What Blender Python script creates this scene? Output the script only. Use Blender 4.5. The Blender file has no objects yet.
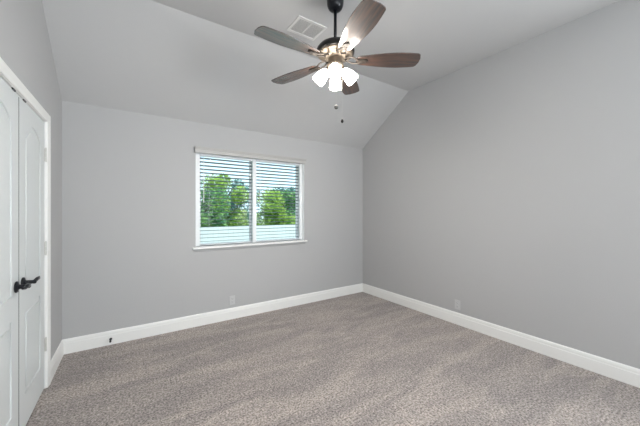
import bpy, bmesh, math, random
from mathutils import Vector, Matrix, Euler
random.seed(7)
S = bpy.context.scene
COL = S.collection
PI = math.pi

# ------------------------------------------------------------------ camera, world, lights, exposure
YAW = 33.7
cam = bpy.data.cameras.new('camera')
cam.lens = 16.0; cam.sensor_width = 36.0; cam.shift_y = -2/640
cam.clip_start = 0.02; cam.clip_end = 300
camo = bpy.data.objects.new('camera', cam); COL.objects.link(camo)
camo.location = (0, 0, 1.378)
camo.rotation_euler = (math.radians(90), 0, math.radians(-YAW))
S.camera = camo

S.view_settings.view_transform = 'Standard'
S.view_settings.look = 'None'
S.view_settings.gamma = 1.0
S.view_settings.exposure = 0.10
S.view_settings.use_curve_mapping = False
S.cycles.use_denoising = True
S.cycles.max_bounces = 10
S.cycles.diffuse_bounces = 6
S.cycles.transparent_max_bounces = 16
S.cycles.sample_clamp_indirect = 6.0

W = bpy.data.worlds.new('sky'); S.world = W; W.use_nodes = True
bgn = W.node_tree.nodes['Background']
bgn.inputs['Color'].default_value = (0.66, 0.86, 0.96, 1)
bgn.inputs['Strength'].default_value = 1.6

def light(name, kind, loc, rot, energy, color, **kw):
    l = bpy.data.lights.new(name, kind); l.energy = energy; l.color = color
    for k, v in kw.items(): setattr(l, k, v)
    o = bpy.data.objects.new(name, l); COL.objects.link(o)
    o.location = loc; o.rotation_euler = rot
    return o

sun = light('sun', 'SUN', (0, 0, 20), (0, 0, 0), 3.3, (1.0, 0.96, 0.88), angle=0.02)
sun.rotation_euler = Vector((-0.62, 0.42, -1.25)).to_track_quat('-Z', 'Y').to_euler()
# fill light added behind the camera, through an unseen front opening
light('front_fill', 'AREA', (0.95, -2.48, 1.62), (math.radians(116), 0, 0), 66, (0.92, 0.97, 1.0),
      shape='RECTANGLE', size=2.7, size_y=1.5)
# second added fill, through an unseen opening in the right-hand wall
light('side_fill', 'AREA', (3.42, -1.25, 1.65), (math.radians(110), 0, math.radians(90-22)), 98, (0.92, 0.97, 1.0),
      shape='RECTANGLE', size=1.5, size_y=1.5)
# weak added fill from the unseen left-hand doorway, aimed at the far corner
light('doorway_fill', 'AREA', (-0.75, -1.15, 1.35), (math.radians(96), 0, math.radians(-90+50)), 14, (1.0, 0.98, 0.96),
      shape='RECTANGLE', size=0.8, size_y=1.8)
LAMP_GLOW = 30.0          # emission of the fan's frosted glass shades

# ------------------------------------------------------------------ dimensions (metres)
XL, XR, YB, YF = -0.547, 3.313, 3.65, -2.4
ZB, ZC, YC = 2.44, 3.09, 2.685
T = 0.17
WX0, WX1, WZ0, WZ1 = 0.648, 2.147, 0.945, 2.10      # window opening
DY0, DY1, DZ1 = 1.79, 3.025, 2.075                  # closet opening

# ------------------------------------------------------------------ materials
def mat(name, color, rough=0.6, metal=0.0, **kw):
    m = bpy.data.materials.new(name); m.use_nodes = True
    b = m.node_tree.nodes['Principled BSDF']
    b.inputs['Base Color'].default_value = (*color, 1)
    b.inputs['Roughness'].default_value = rough
    b.inputs['Metallic'].default_value = metal
    for k, v in kw.items(): b.inputs[k.replace('_', ' ')].default_value = v
    return m

def nd(m, t, **kw):
    n = m.node_tree.nodes.new(t)
    for k, v in kw.items():
        if k in n.inputs: n.inputs[k].default_value = v
        else: setattr(n, k, v)
    return n

def lk(m, a, b): m.node_tree.links.new(a, b)

def add_bump(m, scale, strength, dist=0.002, detail=3):
    b = m.node_tree.nodes['Principled BSDF']
    tc = nd(m, 'ShaderNodeTexCoord'); n = nd(m, 'ShaderNodeTexNoise')
    n.inputs['Scale'].default_value = scale; n.inputs['Detail'].default_value = detail
    bp = nd(m, 'ShaderNodeBump'); bp.inputs['Strength'].default_value = strength; bp.inputs['Distance'].default_value = dist
    lk(m, tc.outputs['Object'], n.inputs['Vector']); lk(m, n.outputs['Fac'], bp.inputs['Height']); lk(m, bp.outputs['Normal'], b.inputs['Normal'])

M = {}
M['wall'] = mat('wall_paint', (0.472, 0.470, 0.472), 0.75); add_bump(M['wall'], 90, 0.25)
M['ceil'] = mat('ceiling_paint', (0.55, 0.547, 0.548), 0.85); add_bump(M['ceil'], 90, 0.25)
M['trim'] = mat('white_trim_enamel', (0.87, 0.865, 0.845), 0.35)
M['door'] = mat('door_enamel', (0.70, 0.725, 0.725), 0.38)
M['valance'] = mat('valance_paint', (0.47, 0.46, 0.445), 0.5)
M['vinyl'] = mat('window_vinyl', (0.85, 0.87, 0.88), 0.35)
M['slat_shaded'] = mat('shaded_blind_slat', (0.15, 0.21, 0.25), 0.45)  # white blinds; the shaded, striped look is put into this dark colour
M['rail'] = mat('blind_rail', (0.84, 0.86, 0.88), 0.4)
M['black'] = mat('black_metal', (0.006, 0.007, 0.010), 0.3, 0.0, Specular_IOR_Level=0.35)
M['bronze'] = mat('dark_bronze', (0.014, 0.012, 0.011), 0.3, 0.4)
M['bronze_lamplit'] = mat('lamplit_bronze', (0.20, 0.165, 0.13), 0.45, 0.7)  # paler than the housing: warm lamplight put into the bronze colour
M['arm'] = mat('arm_bronze', (0.045, 0.037, 0.031), 0.45, 0.5)
M['pull'] = mat('pull_metal', (0.09, 0.088, 0.085), 0.6, 0.0)
M['nickel'] = mat('satin_nickel', (0.62, 0.61, 0.58), 0.4, 0.3)
M['plate'] = mat('outlet_plastic', (0.56, 0.56, 0.56), 0.35)
M['vent'] = mat('vent_enamel', (0.70, 0.69, 0.68), 0.5)
M['duct'] = mat('duct_enamel', (0.35, 0.35, 0.35), 0.7)
M['gap_shade'] = mat('gap_shade_strip', (0.07, 0.075, 0.08), 0.7)
M['dark'] = mat('slot_grey', (0.10, 0.10, 0.10), 0.8)  # dark grey for the outlet slots
M['rubber'] = mat('rubber', (0.02, 0.02, 0.02), 0.6)
M['sunshade_roof'] = mat('roof_shingle', (0.22, 0.20, 0.18), 0.9)

# frosted shades, lit
m = mat('frosted_glass_lit', (0.95, 0.93, 0.9), 0.4)
b = m.node_tree.nodes['Principled BSDF']
b.inputs['Emission Color'].default_value = (1.0, 0.93, 0.84, 1); b.inputs['Emission Strength'].default_value = LAMP_GLOW
M['shade'] = m
m = mat('bulb_lit', (1, 1, 1), 0.4)
b = m.node_tree.nodes['Principled BSDF']
b.inputs['Emission Color'].default_value = (1.0, 0.94, 0.86, 1); b.inputs['Emission Strength'].default_value = LAMP_GLOW * 42
M['bulb'] = m

# glass pane
m = bpy.data.materials.new('window_glass'); m.use_nodes = True
nt = m.node_tree; nt.nodes.clear()
out = nd(m, 'ShaderNodeOutputMaterial'); mx = nd(m, 'ShaderNodeMixShader'); tr = nd(m, 'ShaderNodeBsdfTransparent'); gl = nd(m, 'ShaderNodeBsdfGlossy')
tr.inputs['Color'].default_value = (0.96, 0.98, 0.99, 1); gl.inputs['Roughness'].default_value = 0.02
mx.inputs[0].default_value = 0.005
lk(m, tr.outputs[0], mx.inputs[1]); lk(m, gl.outputs[0], mx.inputs[2]); lk(m, mx.outputs[0], out.inputs['Surface'])
M['glass'] = m

# carpet: flecked cut pile with vacuum tracks (lay of the pile)
m = mat('carpet', (0.2, 0.18, 0.17), 1.0)
b = m.node_tree.nodes['Principled BSDF']
b.inputs['Sheen Weight'].default_value = 0.15
tc = nd(m, 'ShaderNodeTexCoord')
n1 = nd(m, 'ShaderNodeTexNoise'); n1.inputs['Scale'].default_value = 75; n1.inputs['Detail'].default_value = 3; n1.inputs['Roughness'].default_value = 0.7
n2 = nd(m, 'ShaderNodeTexNoise'); n2.inputs['Scale'].default_value = 22; n2.inputs['Detail'].default_value = 2
mp = nd(m, 'ShaderNodeMapping'); mp.inputs['Scale'].default_value = (0.8, 3.0, 1); mp.inputs['Rotation'].default_value = (0, 0, math.radians(-16))
n3 = nd(m, 'ShaderNodeTexNoise'); n3.inputs['Scale'].default_value = 1.5; n3.inputs['Detail'].default_value = 5; n3.inputs['Distortion'].default_value = 0.9
for n in (n1, n2): lk(m, tc.outputs['Object'], n.inputs['Vector'])
lk(m, tc.outputs['Object'], mp.inputs['Vector']); lk(m, mp.outputs['Vector'], n3.inputs['Vector'])
r1 = nd(m, 'ShaderNodeValToRGB')
r1.color_ramp.elements[0].position = 0.34; r1.color_ramp.elements[0].color = (0.105, 0.088, 0.079, 1)
r1.color_ramp.elements[1].position = 0.68; r1.color_ramp.elements[1].color = (0.63, 0.555, 0.515, 1)
lk(m, n1.outputs['Fac'], r1.inputs['Fac'])
r2 = nd(m, 'ShaderNodeValToRGB')
r2.color_ramp.elements[0].position = 0.3; r2.color_ramp.elements[0].color = (0.86, 0.86, 0.86, 1)
r2.color_ramp.elements[1].position = 0.7; r2.color_ramp.elements[1].color = (1.12, 1.12, 1.12, 1)
lk(m, n2.outputs['Fac'], r2.inputs['Fac'])
r3 = nd(m, 'ShaderNodeValToRGB')
r3.color_ramp.elements[0].position = 0.40; r3.color_ramp.elements[0].color = (0.85, 0.85, 0.87, 1)
r3.color_ramp.elements[1].position = 0.62; r3.color_ramp.elements[1].color = (1.13, 1.12, 1.11, 1)
lk(m, n3.outputs['Fac'], r3.inputs['Fac'])
def mul(a, c):
    x = nd(m, 'ShaderNodeMix', data_type='RGBA', blend_type='MULTIPLY'); x.inputs['Factor'].default_value = 1
    lk(m, a, x.inputs['A']); lk(m, c, x.inputs['B']); return x.outputs['Result']
lk(m, mul(mul(r1.outputs['Color'], r2.outputs['Color']), r3.outputs['Color']), b.inputs['Base Color'])
bp = nd(m, 'ShaderNodeBump'); bp.inputs['Strength'].default_value = 0.7; bp.inputs['Distance'].default_value = 0.006
lk(m, n1.outputs['Fac'], bp.inputs['Height']); lk(m, bp.outputs['Normal'], b.inputs['Normal'])
M['carpet'] = m

# walnut blades
m = mat('walnut_blade', (0.1, 0.05, 0.03), 0.6)
b = m.node_tree.nodes['Principled BSDF']
b.inputs['Coat Weight'].default_value = 1.0; b.inputs['Coat Roughness'].default_value = 0.2; b.inputs['Coat IOR'].default_value = 1.95
tc = nd(m, 'ShaderNodeTexCoord'); mp = nd(m, 'ShaderNodeMapping'); mp.inputs['Scale'].default_value = (4, 60, 4)
n = nd(m, 'ShaderNodeTexNoise'); n.inputs['Scale'].default_value = 1.2; n.inputs['Detail'].default_value = 5; n.inputs['Distortion'].default_value = 0.6
r = nd(m, 'ShaderNodeValToRGB')
r.color_ramp.elements[0].position = 0.35; r.color_ramp.elements[0].color = (0.014, 0.008, 0.006, 1)
r.color_ramp.elements[1].position = 0.66; r.color_ramp.elements[1].color = (0.085, 0.034, 0.018, 1)
lk(m, tc.outputs['Object'], mp.inputs['Vector']); lk(m, mp.outputs[0], n.inputs['Vector']); lk(m, n.outputs['Fac'], r.inputs['Fac']); lk(m, r.outputs['Color'], b.inputs['Base Color'])
M['blade'] = m

# foliage and outdoors
def leafmat(name, c1, c2):
    m = mat(name, c1, 0.55)
    b = m.node_tree.nodes['Principled BSDF']
    oi = nd(m, 'ShaderNodeTexCoord'); n = nd(m, 'ShaderNodeTexNoise'); n.inputs['Scale'].default_value = 2.2; n.inputs['Detail'].default_value = 3
    r = nd(m, 'ShaderNodeValToRGB'); r.color_ramp.elements[0].position = 0.35; r.color_ramp.elements[1].position = 0.65
    r.color_ramp.elements[0].color = (*c1, 1); r.color_ramp.elements[1].color = (*c2, 1)
    lk(m, oi.outputs['Object'], n.inputs['Vector']); lk(m, n.outputs['Fac'], r.inputs['Fac']); lk(m, r.outputs['Color'], b.inputs['Base Color'])
    tl = nd(m, 'ShaderNodeBsdfTranslucent'); mx = nd(m, 'ShaderNodeMixShader'); mx.inputs[0].default_value = 0.35
    lk(m, r.outputs['Color'], tl.inputs['Color']); o = m.node_tree.nodes['Material Output']
    lk(m, b.outputs[0], mx.inputs[1]); lk(m, tl.outputs[0], mx.inputs[2]); lk(m, mx.outputs[0], o.inputs['Surface'])
    return m
M['leaf_a'] = leafmat('leaf_yellow_green', (0.20, 0.38, 0.08), (0.62, 0.78, 0.20))
M['leaf_b'] = leafmat('leaf_green', (0.06, 0.24, 0.14), (0.38, 0.62, 0.20))
M['leaf_c'] = leafmat('leaf_blue_green', (0.06, 0.20, 0.22), (0.20, 0.46, 0.36))
M['bark'] = mat('bark', (0.13, 0.10, 0.08), 0.9)
M['fence'] = mat('pale_fence_paint', (0.88, 0.90, 0.93), 0.6)
M['grass'] = mat('lawn', (0.12, 0.2, 0.05), 0.95); add_bump(M['grass'], 30, 0.8, 0.03)

# ------------------------------------------------------------------ mesh helpers
def link(name, bm, material, parent=None, smooth=False, bevel=0, loc=None, rot=None, segs=2):
    bmesh.ops.recalc_face_normals(bm, faces=bm.faces)
    me = bpy.data.meshes.new(name); bm.to_mesh(me); bm.free()
    if smooth: me.shade_smooth()
    o = bpy.data.objects.new(name, me); COL.objects.link(o)
    me.materials.append(material)
    if bevel:
        md = o.modifiers.new('bevel', 'BEVEL'); md.width = bevel; md.segments = segs; md.limit_method = 'ANGLE'; md.angle_limit = math.radians(40)
    if parent: o.parent = parent
    if loc: o.location = loc
    if rot: o.rotation_euler = rot
    return o

def struct(o): o['kind'] = 'structure'; return o

def box(bm, x0, x1, y0, y1, z0, z1, mtx=None):
    c = [(x, y, z) for z in (z0, z1) for y in (y0, y1) for x in (x0, x1)]
    vs = [bm.verts.new(mtx @ Vector(p) if mtx else p) for p in c]
    for f in ((0, 2, 3, 1), (4, 5, 7, 6), (0, 1, 5, 4), (2, 6, 7, 3), (0, 4, 6, 2), (1, 3, 7, 5)):
        bm.faces.new([vs[i] for i in f])

def prism(bm, pts, fa, fb):
    """polygon pts (2-tuples) extruded between maps fa and fb (2-tuple -> 3D)"""
    a = [bm.verts.new(fa(p)) for p in pts]; c = [bm.verts.new(fb(p)) for p in pts]
    bm.faces.new(a); bm.faces.new(c)
    for i in range(len(pts)):
        j = (i+1) % len(pts); bm.faces.new((a[i], a[j], c[j], c[i]))

def lathe(bm, prof, n=40, mtx=None, cap=True):
    rings = []
    for r, z in prof:
        ring = []
        if r < 1e-5:
            v = Vector((0, 0, z)); ring = [bm.verts.new(mtx @ v if mtx else v)]
        else:
            for k in range(n):
                a = 2*PI*k/n; v = Vector((r*math.cos(a), r*math.sin(a), z))
                ring.append(bm.verts.new(mtx @ v if mtx else v))
        rings.append(ring)
    for A, B in zip(rings, rings[1:]):
        for k in range(n):
            j = (k+1) % n
            if len(A) == 1 and len(B) == 1: break
            if len(A) == 1: bm.faces.new((A[0], B[k], B[j]))
            elif len(B) == 1: bm.faces.new((A[k], A[j], B[0]))
            else: bm.faces.new((A[k], A[j], B[j], B[k]))
    if cap:
        for R in (rings[0], rings[-1]):
            if len(R) > 1: bm.faces.new(R)

def tube(bm, pts, rad, n=10, flat=1.0, up=Vector((0, 0, 1))):
    pts = [Vector(p) for p in pts]
    rads = rad if isinstance(rad, (list, tuple)) else [rad]*len(pts)
    rings = []
    for i, p in enumerate(pts):
        d = (pts[min(i+1, len(pts)-1)] - pts[max(i-1, 0)]).normalized()
        u = up if abs(d.dot(up)) < 0.95 else Vector((1, 0, 0))
        s = d.cross(u).normalized(); w = s.cross(d).normalized()
        rings.append([bm.verts.new(p + rads[i]*(math.cos(2*PI*k/n)*s + flat*math.sin(2*PI*k/n)*w)) for k in range(n)])
    for A, B in zip(rings, rings[1:]):
        for k in range(n):
            j = (k+1) % n; bm.faces.new((A[k], A[j], B[j], B[k]))
    bm.faces.new(rings[0]); bm.faces.new(rings[-1])

def thing(name, loc, label, cat, group=None, rot=(0, 0, 0)):
    o = bpy.data.objects.new(name, None); o.empty_display_size = 0.1; COL.objects.link(o)
    o.location = loc; o.rotation_euler = rot
    o['label'] = label; o['category'] = cat
    if group: o['group'] = group
    return o

# ------------------------------------------------------------------ room shell
bm = bmesh.new(); box(bm, XL-T, XR+T, YF-T, YB+T, -0.15, 0.0)
struct(link('floor', bm, M['carpet']))

# side walls follow the vault; holes are (y0, y1, z0, z1), sorted by y
def top_profile(a, c):
    zt = lambda y: ZC if y <= YC else (ZC-(y-YC)*(ZC-ZB)/(YB-YC) if y <= YB else ZB)
    pts = [(c, zt(c))]
    for y in (YB, YC):
        if a < y < c: pts.append((y, zt(y)))
    return pts + [(a, zt(a))]
def side(name, x0, x1, holes):
    bm = bmesh.new()
    fa = lambda p: (x0, p[0], p[1]); fb = lambda p: (x1, p[0], p[1])
    y = YF-T
    for (a, c, h0, h1) in holes:
        prism(bm, [(y, -0.15), (a, -0.15)] + top_profile(y, a), fa, fb)
        if h0 > 0: prism(bm, [(a, -0.15), (c, -0.15), (c, h0), (a, h0)], fa, fb)
        prism(bm, [(a, h1), (c, h1)] + top_profile(a, c), fa, fb)
        y = c
    prism(bm, [(y, -0.15), (YB+T, -0.15)] + top_profile(y, YB+T), fa, fb)
    return bm
SY0, SY1, SZ0, SZ1 = -2.05, -0.45, 0.90, 2.35        # opening added for the side fill light, right-hand wall
HY0, HY1, HZ1 = -1.60, -0.72, 2.07                   # doorway added for fill light, left-hand wall, out of view
struct(link('wall_right', side('wall_right', XR, XR+T, [(SY0, SY1, SZ0, SZ1)]), M['wall']))
bm = side('wall_left', XL-0.12, XL, [(HY0, HY1, 0, HZ1), (DY0, DY1, 0, DZ1)])
xw = XL-0.12                                          # closet interior behind the doors
a, c = DY0-0.3, DY1+0.3
box(bm, xw-0.62, xw-0.60, a, c, -0.15, 2.5); box(bm, xw-0.6, xw, a-0.02, a, -0.15, 2.5)
box(bm, xw-0.6, xw, c, c+0.02, -0.15, 2.5); box(bm, xw-0.6, xw, a, c, 2.48, 2.5); box(bm, xw-0.6, xw, a, c, -0.15, 0)
struct(link('wall_left', bm, M['wall']))
# short hall beyond the added doorway
bm = bmesh.new()
box(bm, xw-1.4, xw-1.3, HY0-0.6, HY1+0.6, -0.15, 2.5); box(bm, xw-1.3, xw, HY0-0.7, HY0-0.6, -0.15, 2.5)
box(bm, xw-1.3, xw, HY1+0.6, HY1+0.7, -0.15, 2.5); box(bm, xw-1.3, xw, HY0-0.6, HY1+0.6, 2.45, 2.5)
struct(link('wall_hall', bm, M['wall']))
bm = bmesh.new(); box(bm, xw-1.3, xw, HY0-0.6, HY1+0.6, -0.15, 0); struct(link('floor_hall', bm, M['carpet']))

bm = bmesh.new()
for (x0, x1, z0, z1) in ((XL, WX0, 0, ZB), (WX1, XR, 0, ZB), (WX0, WX1, 0, WZ0), (WX0, WX1, WZ1, ZB)):
    box(bm, x0, x1, YB, YB+T, z0, z1)
struct(link('wall_back', bm, M['wall']))
bm = bmesh.new()
FX0, FX1, FZ0, FZ1 = -0.4, 2.3, 0.85, 2.35
for (x0, x1, z0, z1) in ((XL, FX0, 0, ZC), (FX1, XR, 0, ZC), (FX0, FX1, 0, FZ0), (FX0, FX1, FZ1, ZC)):
    box(bm, x0, x1, YF-T, YF, z0, z1)
struct(link('wall_front', bm, M['wall']))

bm = bmesh.new()
prism(bm, [(YF-T, ZC), (YC, ZC), (YB, ZB), (YB+T, ZB), (YB+T, ZB+0.2), (YC+0.08, ZC+0.2), (YF-T, ZC+0.2)],
      lambda p: (XL-0.12, p[0], p[1]), lambda p: (XR+T, p[0], p[1]))
struct(link('ceiling', bm, M['ceil']))
bm = bmesh.new(); box(bm, XL-1.6, XR+0.9, YF-1.0, YB+0.55, ZC+0.22, ZC+0.32)  # unseen slab whose eaves are added to keep sun out of the windows
struct(link('sunshade_roof', bm, M['sunshade_roof']))

# baseboards with a stepped ogee top
BP = [(0, 0), (0.016, 0), (0.016, 0.098), (0.0145, 0.102), (0.0125, 0.104), (0.012, 0.120), (0.009, 0.132), (0.0045, 0.139), (0, 0.142)]
def base(name, axis, wall, sgn, a, c):
    bm = bmesh.new()
    if axis == 'x': prism(bm, BP, lambda p: (a, wall+sgn*p[0], p[1]), lambda p: (c, wall+sgn*p[0], p[1]))
    else: prism(bm, BP, lambda p: (wall+sgn*p[0], a, p[1]), lambda p: (wall+sgn*p[0], c, p[1]))
    return struct(link(name, bm, M['trim']))
base('baseboard_back', 'x', YB, -1, XL, XR)
base('baseboard_right', 'y', XR, -1, YF, YB-0.016)
base('baseboard_front', 'x', YF, 1, XL, XR)
CW = 0.058
bm = bmesh.new()
for a, c in ((YF+0.016, HY0), (HY1, DY0-CW), (DY1+CW, YB-0.016)):
    prism(bm, BP, lambda p: (XL+p[0], a, p[1]), lambda p: (XL+p[0], c, p[1]))
struct(link('baseboard_left', bm, M['trim']))

# closet casing and jambs
bm = bmesh.new()
prof = [(0, 0), (0, 0.009), (0.006, 0.012), (0.02, 0.013), (0.040, 0.017), (0.052, 0.019), (CW, 0.017), (CW, 0)]   # outwards, thickness
rings = []
for (yy, zz, dy, dz) in ((DY0, 0, -1, 0), (DY0, DZ1, -1, 1), (DY1, DZ1, 1, 1), (DY1, 0, 1, 0)):
    rings.append([bm.verts.new((XL+h, yy+dy*w, zz+dz*w)) for w, h in prof])
for A, B in zip(rings, rings[1:]):
    for k in range(len(prof)):
        j = (k+1) % len(prof); bm.faces.new((A[k], A[j], B[j], B[k]))
bm.faces.new(rings[0]); bm.faces.new(rings[-1])
struct(link('trim_1', bm, M['trim']))
bm = bmesh.new()
JT = 0.004
box(bm, XL-0.12, XL+0.001, DY0, DY0+JT, 0, DZ1); box(bm, XL-0.12, XL+0.001, DY1-JT, DY1, 0, DZ1); box(bm, XL-0.12, XL+0.001, DY0+JT, DY1-JT, DZ1-JT, DZ1)
struct(link('trim_2', bm, M['trim']))

# ------------------------------------------------------------------ closet doors
LW = (DY1-DY0-2*JT-0.009)/2; LH = 2.056
def outline(u0, u1, v0, v1, arch=0.0, n=18):
    pts = [(u0, v0), (u1, v0)]
    if arch == 0: pts += [(u1, v1), (u0, v1)]
    else:
        for k in range(n+1):
            s = k/n; u = u1+(u0-u1)*s
            pts.append((u, v1 - arch*(2*s-1)**2))
    return pts
def plate(name, loops, depth, bevel, material, parent, x):
    cu = bpy.data.curves.new(name, 'CURVE'); cu.dimensions = '2D'; cu.fill_mode = 'BOTH'
    cu.extrude = depth/2 - bevel; cu.bevel_depth = bevel; cu.bevel_resolution = 2; cu.offset = -bevel
    for L in loops:
        sp = cu.splines.new('POLY'); sp.points.add(len(L)-1); sp.use_cyclic_u = True
        for i, (u, v) in enumerate(L): sp.points[i].co = (u, v, 0, 1)
    tmp = bpy.data.objects.new('tmp', cu)
    me = bpy.data.meshes.new_from_object(tmp); me.name = name
    bpy.data.objects.remove(tmp); bpy.data.curves.remove(cu)
    # curve plane (u,v,w) -> door: u along Y, v up, w along X
    me.transform(Matrix(((0, 0, 1, x), (1, 0, 0, 0), (0, 1, 0, 0), (0, 0, 0, 1))))
    me.materials.clear(); me.materials.append(material)
    bm = bmesh.new(); bm.from_mesh(me); bmesh.ops.remove_doubles(bm, verts=bm.verts, dist=1e-5)
    bmesh.ops.recalc_face_normals(bm, faces=bm.faces); bm.to_mesh(me); bm.free()
    o = bpy.data.objects.new(name, me); COL.objects.link(o)
    if parent: o.parent = parent
    return o

def closet_door(name, y0, hinge_side):
    """origin at the leaf's lower corner nearest the camera; local X out into the room"""
    bm = bmesh.new(); box(bm, -0.034, -0.009, 0, LW, 0, LH)
    d = struct(link(name, bm, M['door']))
    d.location = (XL-0.004, y0, 0.012)
    st = 0.120
    up = (st, LW-st, 0.885, 1.935, 0.065); lo = (st, LW-st, 0.205, 0.745, 0)
    plate('door_frame', [[(0, 0), (LW, 0), (LW, LH), (0, LH)], outline(*up), outline(*lo)], 0.008, 0.0022, M['door'], d, -0.006)
    g = 0.034
    for a in (up, lo):
        plate('raised_panel', [outline(a[0]+g, a[1]-g, a[2]+g, a[3]-g, a[4])], 0.008, 0.0035, M['door'], d, -0.007)
    # lever handle
    s = 1 if hinge_side > 0 else -1
    yh = 0.058 if s > 0 else LW-0.058
    zh = 0.925
    rx = Matrix.Translation((0, yh, zh)) @ Matrix.Rotation(PI/2, 4, 'Y')
    bm = bmesh.new()
    lathe(bm, [(0.033, 0), (0.033, 0.004), (0.030, 0.009), (0.018, 0.012), (0.013, 0.016), (0.011, 0.045), (0.0125, 0.050), (0.0125, 0.058), (0.008, 0.062), (0, 0.063)], 28, rx)
    h = link('handle', bm, M['black'], d, smooth=True); h['label'] = 'black rose and neck of the lever handle'
    bm = bmesh.new()
    P = []
    for k in range(15):
        t = k/14
        P.append((0.052 + 0.006*math.sin(t*PI), yh + s*(-0.004 + 0.118*t), zh + 0.010*math.sin(t*PI*1.15) + 0.014*max(0, t-0.72)/0.28))
    tube(bm, P, [0.0075+0.0035*math.sin(PI*(k/14)**0.7) - 0.003*(k/14) for k in range(15)], 12, 1.25)
    l = link('lever', bm, M['black'], h, smooth=True)
    # hinges
    for z in (0.33, 1.075, 1.80):
        bm = bmesh.new()
        yy = LW-0.001 if s > 0 else 0.001
        for q in range(3):
            lathe(bm, [(0, -0.0165+q*0.035-0.035), (0.0052, -0.0165+q*0.035-0.035), (0.0052, 0.0165+q*0.035-0.035), (0, 0.0165+q*0.035-0.035)], 12, Matrix.Translation((0.006, yy, z)), cap=False)
        lathe(bm, [(0, 0.05), (0.004, 0.05), (0.0045, 0.055), (0, 0.060)], 12, Matrix.Translation((0.006, yy, z)), cap=False)
        box(bm, -0.0005, 0.0015, yy - 0.012 if s > 0 else yy, yy if s > 0 else yy + 0.012, z-0.05, z+0.05)
        hg = link('hinge', bm, M['nickel'], d, smooth=False); hg['label'] = 'satin hinge knuckle'
    if s > 0:       # strip added in the leaf gap, its dark colour standing for shade
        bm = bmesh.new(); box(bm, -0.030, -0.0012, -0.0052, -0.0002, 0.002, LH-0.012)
        e = link('leaf_gap_shade', bm, M['gap_shade'], d); e['label'] = 'shade line where the two leaves meet, as a dark strip'
    # ball catch on the top edge
    yc = 0.095 if s > 0 else LW-0.095
    bm = bmesh.new(); box(bm, -0.012, 0.0035, yc-0.024, yc+0.024, LH-0.006, LH+0.003)
    lathe(bm, [(0, 0.009), (0.006, 0.006), (0.008, 0.0), (0, -0.002)], 14, Matrix.Translation((-0.004, yc, LH-0.001)), cap=False)
    c = link('ball_catch', bm, M['black'], d); c['label'] = 'black ball catch on the top edge'
    return d
closet_door('door_1', DY0+JT+0.001, -1)
closet_door('door_2', DY0+JT+LW+0.0075, 1)

# ------------------------------------------------------------------ window 1 (back wall)
bm = bmesh.new()                               # returns + frame: one structure mesh
FY0, FY1 = YB+0.035, YB+0.125
JW, MW = 0.055, 0.053
MX = 1.396
def ring(bm, x0, x1, z0, z1, w, y0, y1):
    box(bm, x0, x0+w, y0, y1, z0, z1); box(bm, x1-w, x1, y0, y1, z0, z1)
    box(bm, x0+w, x1-w, y0, y1, z0, z0+w); box(bm, x0+w, x1-w, y0, y1, z1-w, z1)
RT = 0.006
ring(bm, WX0, WX1, WZ0, WZ1, RT, YB-0.002, YB+T)         # painted returns
box(bm, WX0+RT, WX0+JW, FY0, FY1, WZ0+RT, WZ1-RT); box(bm, WX1-JW, WX1-RT, FY0, FY1, WZ0+RT, WZ1-RT)
box(bm, MX-MW/2, MX+MW/2, FY0, FY1, WZ0+RT, WZ1-RT)
w1 = struct(link('window_1', bm, M['vinyl'], bevel=0.0015))
bays = ((WX0+JW, MX-MW/2), (MX+MW/2, WX1-JW))
for x0, x1 in bays:
    bm = bmesh.new(); ring(bm, x0, x1, WZ0+RT, WZ1-RT, 0.022, YB+0.098, YB+0.122)
    zm = (WZ0+WZ1)/2
    s = link('sash', bm, M['vinyl'], w1, bevel=0.002)
    bm = bmesh.new(); box(bm, x0+0.021, x1-0.021, YB+0.108, YB+0.112, WZ0+RT+0.021, WZ1-RT-0.021)
    link('pane', bm, M['glass'], s)
# stool and apron
bm = bmesh.new()
box(bm, WX0-0.035, WX1+0.035, YB-0.045, YB, WZ0-0.022, WZ0)
box(bm, WX0+RT, WX1-RT, YB, YB+0.097, WZ0-0.022, WZ0+RT)
struct(link('trim_3', bm, M['trim'], bevel=0.004))
bm = bmesh.new(); prism(bm, [(0, 0), (0.012, 0.004), (0.014, 0.028), (0.012, 0.033), (0, 0.033)],
      lambda p: (WX0-0.02, YB-p[0], WZ0-0.0225-0.033+p[1]), lambda p: (WX1+0.02, YB-p[0], WZ0-0.0225-0.033+p[1]))
struct(link('trim_4', bm, M['wall']))
# window added out of view to carry the front fill light
bm = bmesh.new(); ring(bm, FX0, FX1, FZ0, FZ1, 0.05, YF-0.15, YF-0.02)
w2 = struct(link('fill_window_2', bm, M['vinyl'], bevel=0.002))

bm = bmesh.new()
for (y0, y1, z0, z1) in ((SY0, SY0+0.05, SZ0, SZ1), (SY1-0.05, SY1, SZ0, SZ1), (SY0+0.05, SY1-0.05, SZ0, SZ0+0.05), (SY0+0.05, SY1-0.05, SZ1-0.05, SZ1)):
    box(bm, XR+0.02, XR+0.15, y0, y1, z0, z1)
struct(link('fill_window_3', bm, M['vinyl'], bevel=0.002))  # added, unseen window around the side fill light

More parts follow.
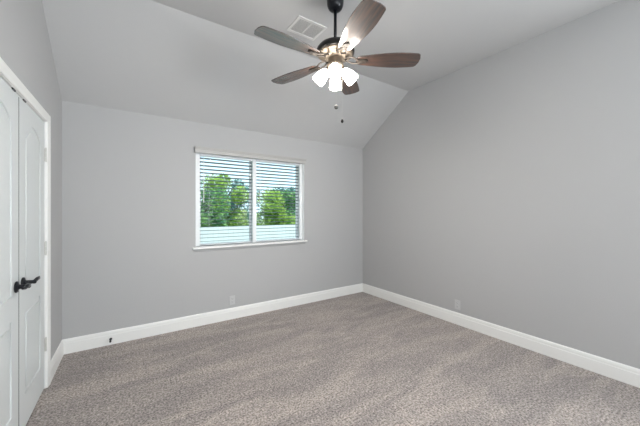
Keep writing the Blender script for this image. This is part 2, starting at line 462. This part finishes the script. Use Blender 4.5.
# ------------------------------------------------------------------ blinds
def blind(x0, x1, label, wand):
    cx = (x0+x1)/2; hw = (x1-x0)/2 - 0.003
    t = thing('window_blind', (cx, YB+0.062, WZ0+RT), label, 'blind', 'faux-wood window blinds')
    H = WZ1-RT-(WZ0+RT)
    bm = bmesh.new(); box(bm, -hw, hw, -0.027, 0.027, H-0.042, H-0.002); link('head_rail', bm, M['rail'], t, bevel=0.002)
    bm = bmesh.new(); box(bm, -hw, hw, -0.025, 0.025, 0.004, 0.019); br = link('bottom_rail', bm, M['rail'], t, bevel=0.004)
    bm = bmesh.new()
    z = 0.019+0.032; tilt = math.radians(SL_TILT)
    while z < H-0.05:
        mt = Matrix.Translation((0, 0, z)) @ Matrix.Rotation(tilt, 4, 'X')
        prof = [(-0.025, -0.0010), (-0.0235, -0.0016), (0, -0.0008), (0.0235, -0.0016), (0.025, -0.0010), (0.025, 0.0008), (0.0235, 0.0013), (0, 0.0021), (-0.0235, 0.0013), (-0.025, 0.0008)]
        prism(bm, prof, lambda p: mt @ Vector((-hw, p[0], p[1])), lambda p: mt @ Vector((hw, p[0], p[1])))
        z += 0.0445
    link('slats', bm, M['slat_shaded'], t)
    for fx in (-hw+0.11, hw-0.11):
        bm = bmesh.new()
        for yy in (-0.0275, 0.0275): tube(bm, [(fx, yy, 0.012), (fx, yy, H-0.01)], 0.0008, 6)
        link('ladder_cord', bm, M['rail'], t)
    bm = bmesh.new(); tube(bm, [(wand, -0.034, H-0.03), (wand, -0.036, H-0.62)], [0.0035, 0.0042], 8)
    link('tilt_wand', bm, M['rail'], t)
    return t
SL_TILT = -10
blind(bays[0][0], bays[0][1], 'white slatted blind filling the left half of the window', -0.32+0.03)
blind(bays[1][0], bays[1][1], 'white slatted blind filling the right half of the window', -0.32+0.03)
# valance board over both blinds
vt_bm = bmesh.new()
prism(vt_bm, [(0, 0), (0.040, 0), (0.040, 0.040), (0.045, 0.047), (0.045, 0.054), (0.050, 0.062), (0.050, 0.070), (0, 0.070)],
      lambda p: (WX0-0.012, YB-p[0], WZ1-0.026+p[1]), lambda p: (WX1+0.012, YB-p[0], WZ1-0.026+p[1]))
v = link('valance', vt_bm, M['valance'])
v['label'] = 'pale moulded valance board across the top of the window'; v['category'] = 'valance'

# ------------------------------------------------------------------ ceiling fan
FC = Vector((1.349, 1.805, ZC))
fan = thing('ceiling_fan', FC, 'bronze five-blade ceiling fan with walnut blades and four lit glass shades', 'ceiling fan')
def fz(z): return z-ZC
bm = bmesh.new()
lathe(bm, [(0.066, 0), (0.066, -0.055), (0.064, -0.085), (0.055, -0.110), (0.038, -0.126), (0.016, -0.132), (0, -0.132)], 40)
link('canopy', bm, M['black'], fan, smooth=True)
bm = bmesh.new(); lathe(bm, [(0.0125, -0.125), (0.0125, fz(2.700))], 20)
lathe(bm, [(0.0125, fz(2.735)), (0.022, fz(2.73)), (0.024, fz(2.715)), (0.024, fz(2.695))], 24)
link('downrod', bm, M['black'], fan, smooth=True)
bm = bmesh.new()
lathe(bm, [(0.02, fz(2.705)), (0.06, fz(2.702)), (0.10, fz(2.692)), (0.130, fz(2.675)), (0.146, fz(2.654)), (0.152, fz(2.634)), (0.150, fz(2.622)), (0.140, fz(2.617))], 56)
link('motor_housing', bm, M['bronze'], fan, smooth=True)
bm = bmesh.new()
lathe(bm, [(0.139, fz(2.619)), (0.140, fz(2.614)), (0.132, fz(2.607)), (0.112, fz(2.600)), (0.092, fz(2.597)), (0.086, fz(2.590)), (0.070, fz(2.583)), (0.0, fz(2.582))], 56)
pl = link('motor_base', bm, M['bronze_lamplit'], fan, smooth=True); pl['label'] = 'bronze underside of the motor, coloured as lit by the lamps'
bm = bmesh.new()
lathe(bm, [(0.052, fz(2.584)), (0.056, fz(2.575)), (0.056, fz(2.545)), (0.064, fz(2.538)), (0.068, fz(2.525)), (0.060, fz(2.507)), (0.040, fz(2.495)), (0.018, fz(2.488)), (0.012, fz(2.475)), (0, fz(2.470))], 40)
kit = link('light_fitter', bm, M['bronze_lamplit'], fan, smooth=True)

# blades
RB0, RB1 = 0.165, 0.664
def blade_pts():
    top = []
    N = 40
    for k in range(N+1):
        s = k/N
        x = RB0 + (RB1-RB0)*s
        w = 0.048 + 0.039*math.sin(min(1, s/0.66)*PI/2)**1.3 - 0.014*max(0, (s-0.66)/0.34)**1.6
        if s < 0.08: w *= math.sqrt(max(0, 1-((0.08-s)/0.08)**2))*0.55+0.45
        if s > 0.93: w *= max(0.0, 1-((s-0.93)/0.07)**3.2)**0.5 if s < 1 else 0.0
        top.append((x, w))
    top[-1] = (RB1, 0.026)
    return [(x, w) for x, w in top] + [(x, -w) for x, w in reversed(top)]
PITCH = math.radians(-8)
for k in range(5):
    ang = math.radians(-34.0 + 72*k)
    bm = bmesh.new()
    prism(bm, blade_pts(), lambda p: (p[0], p[1], -0.0035), lambda p: (p[0], p[1], 0.0035))
    bl = link('blade', bm, M['blade'], fan, bevel=0.0015)
    bl.matrix_local = Matrix.Translation((0, 0, fz(2.568))) @ Matrix.Rotation(ang, 4, 'Z') @ Matrix.Rotation(PITCH, 4, 'X')
    bm = bmesh.new()
    # arm: two curved prongs meeting in a rounded plate screwed under the blade
    for sg in (-1, 1):
        P = [(0.085, sg*0.014, 0.016), (0.105, sg*0.030, 0.012), (0.130, sg*0.036, 0.004), (0.160, sg*0.028, -0.006), (0.190, sg*0.014, -0.010), (0.215, sg*0.004, -0.009)]
        tube(bm, P, [0.010, 0.008, 0.0075, 0.0075, 0.008, 0.007], 10, 0.7)
    pr = []
    for q in range(28):
        a = 2*PI*q/28; pr.append((0.215+0.042*math.cos(a), 0.026*math.sin(a)))
    prism(bm, pr, lambda p: (p[0], p[1], -0.0115), lambda p: (p[0], p[1], -0.0035))
    for (sx, sy) in ((0.195, 0.012), (0.195, -0.012), (0.240, 0)):
        lathe(bm, [(0, -0.0145), (0.004, -0.0138), (0.005, -0.0112)], 10, Matrix.Translation((sx, sy, 0)), cap=False)
    ar = link('blade_arm', bm, M['arm'], fan, smooth=False)
    ar.matrix_local = Matrix.Translation((0, 0, fz(2.568))) @ Matrix.Rotation(ang, 4, 'Z') @ Matrix.Rotation(PITCH, 4, 'X')

# shades
for k in range(4):
    ang = math.radians(236.3 - 4 + 90*k)
    base_m = Matrix.Translation((0, 0, fz(2.507))) @ Matrix.Rotation(ang, 4, 'Z') @ Matrix.Translation((0.050, 0, 0)) @ Matrix.Rotation(math.radians(180-42), 4, 'Y')
    # local +Z runs out along the shade's axis, downwards
    bm = bmesh.new()
    out_p = [(0.019, 0.020), (0.025, 0.028), (0.034, 0.045), (0.042, 0.068), (0.0475, 0.095), (0.050, 0.122), (0.0505, 0.136)]
    in_p = [(r-0.0028, z) for r, z in reversed(out_p)]
    lathe(bm, out_p+in_p, 32, cap=False)
    sh = link('lamp_shade', bm, M['shade'], fan, smooth=True); sh.matrix_local = base_m
    sh['label'] = 'frosted white glass shade, lit'
    bm = bmesh.new(); lathe(bm, [(0.012, -0.010), (0.020, 0.0), (0.022, 0.012), (0.0225, 0.024), (0.016, 0.026)], 24)
    sk = link('shade_holder', bm, M['bronze_lamplit'], fan, smooth=True); sk.matrix_local = base_m
    bm = bmesh.new(); lathe(bm, [(0.010, 0.028), (0.012, 0.045), (0.022, 0.066), (0.026, 0.082), (0.022, 0.100), (0.013, 0.116), (0, 0.120)], 20)
    link('bulb', bm, M['bulb'], sh, smooth=True)

for (dx, dy, zt, zb, ball) in ((0.006, -0.005, 2.475, 2.208, True), (0.046, -0.031, 2.51, 2.095, False)):
    bm = bmesh.new()
    z = zt
    tube(bm, [(dx, dy, fz(zt)), (dx, dy, fz(zb))], 0.0005, 6)
    ch = link('pull_chain', bm, M['nickel'], fan)
    bm = bmesh.new()
    if ball:
        lathe(bm, [(0, 0.010), (0.006, 0.009), (0.014, 0.0), (0.017, -0.010), (0.013, -0.020), (0.006, -0.024), (0, -0.025)], 20, Matrix.Translation((dx, dy, fz(zb))), cap=False)
        o = link('pull_knob', bm, M['pull'], ch, smooth=True); o['label'] = 'pale round pull'
    else:
        lathe(bm, [(0, 0.012), (0.006, 0.009), (0.0105, -0.002), (0.011, -0.012), (0.006, -0.020), (0, -0.021)], 20, Matrix.Translation((dx, dy, fz(zb))), cap=False)
        o = link('pull_knob', bm, M['bronze'], ch, smooth=True); o['label'] = 'small dark pull'

# ------------------------------------------------------------------ ceiling vent
vx0, vx1, vy0, vy1 = 1.225, 1.528, 2.168, 2.411
vt = thing('ceiling_vent', ((vx0+vx1)/2, (vy0+vy1)/2, ZC), 'white rectangular air register set flush in the ceiling', 'vent')
hx, hy = (vx1-vx0)/2, (vy1-vy0)/2
bm = bmesh.new(); F = 0.026
for (a, b_, c, d) in ((-hx, hx, -hy, -hy+F), (-hx, hx, hy-F, hy), (-hx, -hx+F, -hy+F, hy-F), (hx-F, hx, -hy+F, hy-F)):
    box(bm, a, b_, c, d, -0.007, 0.0)
link('vent_frame', bm, M['vent'], vt, bevel=0.002)
bm = bmesh.new(); box(bm, -hx+F, hx-F, -hy+F, hy-F, -0.0006, 0.0); link('duct_opening', bm, M['duct'], vt)
bm = bmesh.new(); box(bm, -0.007, 0.007, -hy+F, hy-F, -0.0065, -0.001); link('divider', bm, M['vent'], vt)
bm = bmesh.new()
n = 14
for i in range(n):
    yy = -hy+F + (i+0.5)*(2*(hy-F))/n
    mt = Matrix.Translation((0, yy, -0.0037)) @ Matrix.Rotation(math.radians(18), 4, 'X')
    for (a, b_) in ((-hx+F, -0.007), (0.007, hx-F)):
        box(bm, a, b_, -0.0060, 0.0060, -0.0006, 0.0006, mt)
link('louvers', bm, M['vent'], vt)

# ------------------------------------------------------------------ outlets
def outlet(loc, rz, label):
    t = thing('wall_outlet', loc, label, 'outlet', None, (0, 0, rz))
    bm = bmesh.new(); box(bm, -0.035, 0.035, -0.005, 0, -0.057, 0.057)
    p = link('cover_plate', bm, M['plate'], t, bevel=0.003)
    for zz in (0.0195, -0.0195):
        bm = bmesh.new()
        pts = []
        for q in range(24):
            a = 2*PI*q/24; pts.append((0.0168*math.cos(a), max(-0.0135, min(0.0135, 0.0168*math.sin(a)))))
        prism(bm, pts, lambda q: (q[0], -0.0072, zz+q[1]), lambda q: (q[0], -0.0045, zz+q[1]))
        r = link('receptacle', bm, M['plate'], t)
        bm = bmesh.new()
        box(bm, -0.0075, -0.0055, -0.0076, -0.007, zz-0.001, zz+0.008); box(bm, 0.0055, 0.0075, -0.0076, -0.007, zz-0.001, zz+0.007)
        lathe(bm, [(0, -0.0003), (0.0025, -0.0003), (0.0025, 0.0003), (0, 0.0003)], 12, Matrix.Translation((0, -0.0073, zz-0.0075)) @ Matrix.Rotation(PI/2, 4, 'X'), cap=False)
        link('slots', bm, M['dark'], r)
    bm = bmesh.new(); lathe(bm, [(0, 0.0012), (0.003, 0.0008), (0.0035, 0)], 12, Matrix.Translation((0, -0.005, 0)) @ Matrix.Rotation(PI/2, 4, 'X'), cap=False)
    link('screw', bm, M['nickel'], t)
outlet((1.083, YB, 0.237), 0, 'grey wall outlet low on the wall below the window')
outlet((XR, 1.95, 0.238), -PI/2, 'grey wall outlet low on the bare right-hand wall')

# ------------------------------------------------------------------ door stop on the back baseboard
ds = thing('door_stop', (-0.168, YB-0.016, 0.060), 'small black spring door stop screwed to the white baseboard', 'door stop')
RX = Matrix.Rotation(PI/2, 4, 'X')
bm = bmesh.new(); lathe(bm, [(0, 0), (0.012, 0), (0.012, 0.004), (0.007, 0.010), (0, 0.010)], 20, RX, cap=False); link('base_plate', bm, M['black'], ds, smooth=False)
bm = bmesh.new()
P = [(0.006*math.cos(a*0.6), -0.010-0.050*a/120, 0.006*math.sin(a*0.6)) for a in range(0, 121)]
tube(bm, P, 0.0014, 6, up=Vector((0, 1, 0))); link('spring', bm, M['black'], ds, smooth=True)
bm = bmesh.new(); lathe(bm, [(0, 0.058), (0.008, 0.059), (0.009, 0.064), (0.009, 0.074), (0.006, 0.078), (0, 0.078)], 18, RX, cap=False); link('rubber_tip', bm, M['rubber'], ds, smooth=True)

# ------------------------------------------------------------------ outdoors
GZ = -0.9
bm = bmesh.new(); box(bm, -30, 60, YB+T+0.01, 70, GZ-0.2, GZ); struct(link('ground', bm, M['grass']))
fe = thing('fence', (6, 8.8, GZ), 'pale vertical-board fence seen through the bottom of the blinds', 'fence')
bm = bmesh.new()
x = -8.0
while x < 9.0:
    box(bm, x, x+0.146, -0.01, 0.01, 0.05, 1.80); x += 0.150
link('boards', bm, M['fence'], fe)
bm = bmesh.new()
for zz in (0.3, 1.5): box(bm, -8, 9, 0.012, 0.05, zz, zz+0.09)
link('rails', bm, M['fence'], fe)
for k in range(8):
    bm = bmesh.new(); xx = -7.9+k*2.4; box(bm, xx, xx+0.09, 0.052, 0.14, 0, 1.78); link('post', bm, M['fence'], fe)

def tree(loc, height, rad, matl, label, leaves, seed, leaf=0.13):
    rnd = random.Random(seed)
    t = thing('tree', loc, label, 'tree', 'trees beyond the fence')
    bm = bmesh.new()
    tube(bm, [(0, 0, 0), (0.05, 0.02, height*0.35), (-0.03, 0.05, height*0.7)], [0.14, 0.10, 0.05], 10)
    for q in range(5):
        a = q*1.3; tube(bm, [(0.03, 0.02, height*(0.3+0.07*q)), (rad*0.5*math.cos(a), rad*0.5*math.sin(a), height*(0.5+0.07*q))], [0.05, 0.02], 6)
    link('trunk', bm, M['bark'], t)
    bm = bmesh.new()
    blobs = []
    for q in range(16):
        a = rnd.uniform(0, 2*PI); rr = rad*math.sqrt(rnd.random())*0.72
        zz = height*rnd.uniform(0.22, 0.84)
        blobs.append((Vector((rr*math.cos(a), rr*math.sin(a), zz)), rad*rnd.uniform(0.26, 0.46)))
    blobs.append((Vector((0, 0, height*0.86)), rad*0.3))
    for q in range(leaves):
        c, r = rnd.choice(blobs)
        d = Vector((rnd.gauss(0, 1), rnd.gauss(0, 1), rnd.gauss(0, 1))).normalized()
        p = c + d*r*rnd.uniform(0.55, 1.08)
        e = Euler((rnd.uniform(-0.9, 0.9), rnd.uniform(-0.9, 0.9), rnd.uniform(0, 6.28))).to_matrix()
        s = leaf*rnd.uniform(0.6, 1.3)
        v = [bm.verts.new(p + e @ Vector(u)) for u in ((-s, 0, 0), (0, -0.45*s, 0.12*s), (s, 0, 0), (0, 0.45*s, 0.12*s))]
        bm.faces.new(v)
    o = bpy.data.meshes.new('foliage'); bm.to_mesh(o); bm.free(); o.materials.append(matl)
    ob = bpy.data.objects.new('foliage', o); COL.objects.link(ob); ob.parent = t
TR = [((3.0, 15.5, GZ), 3.4, 1.55, 'leaf_b', 'green tree at the left edge of the window view'),
      ((7.1, 15.5, GZ), 3.5, 1.55, 'leaf_a', 'yellow-green tree in the middle of the right half of the window'),
      ((11.2, 15.5, GZ), 3.4, 1.5, 'leaf_b', 'green tree hidden past the right edge of the window'),
      ((5.4, 20.0, GZ), 5.0, 1.75, 'leaf_a', 'tallest tree, seen through the left half of the window'),
      ((10.0, 20.0, GZ), 3.9, 1.8, 'leaf_b', 'green tree near the right edge of the window view'),
      ((7.9, 25.0, GZ), 5.2, 2.1, 'leaf_c', 'blue-green tree of the far row, seen beside the window mullion'),
      ((13.3, 25.0, GZ), 4.7, 2.1, 'leaf_c', 'blue-green tree of the far row at the right edge of the window'),
      ((2.6, 25.0, GZ), 4.6, 2.1, 'leaf_c', 'blue-green tree of the far row at the left edge of the window')]
for i, (l, h, r, mm, lab) in enumerate(TR):
    tree(l, h, r, M[mm], lab, 5200, 30+i)
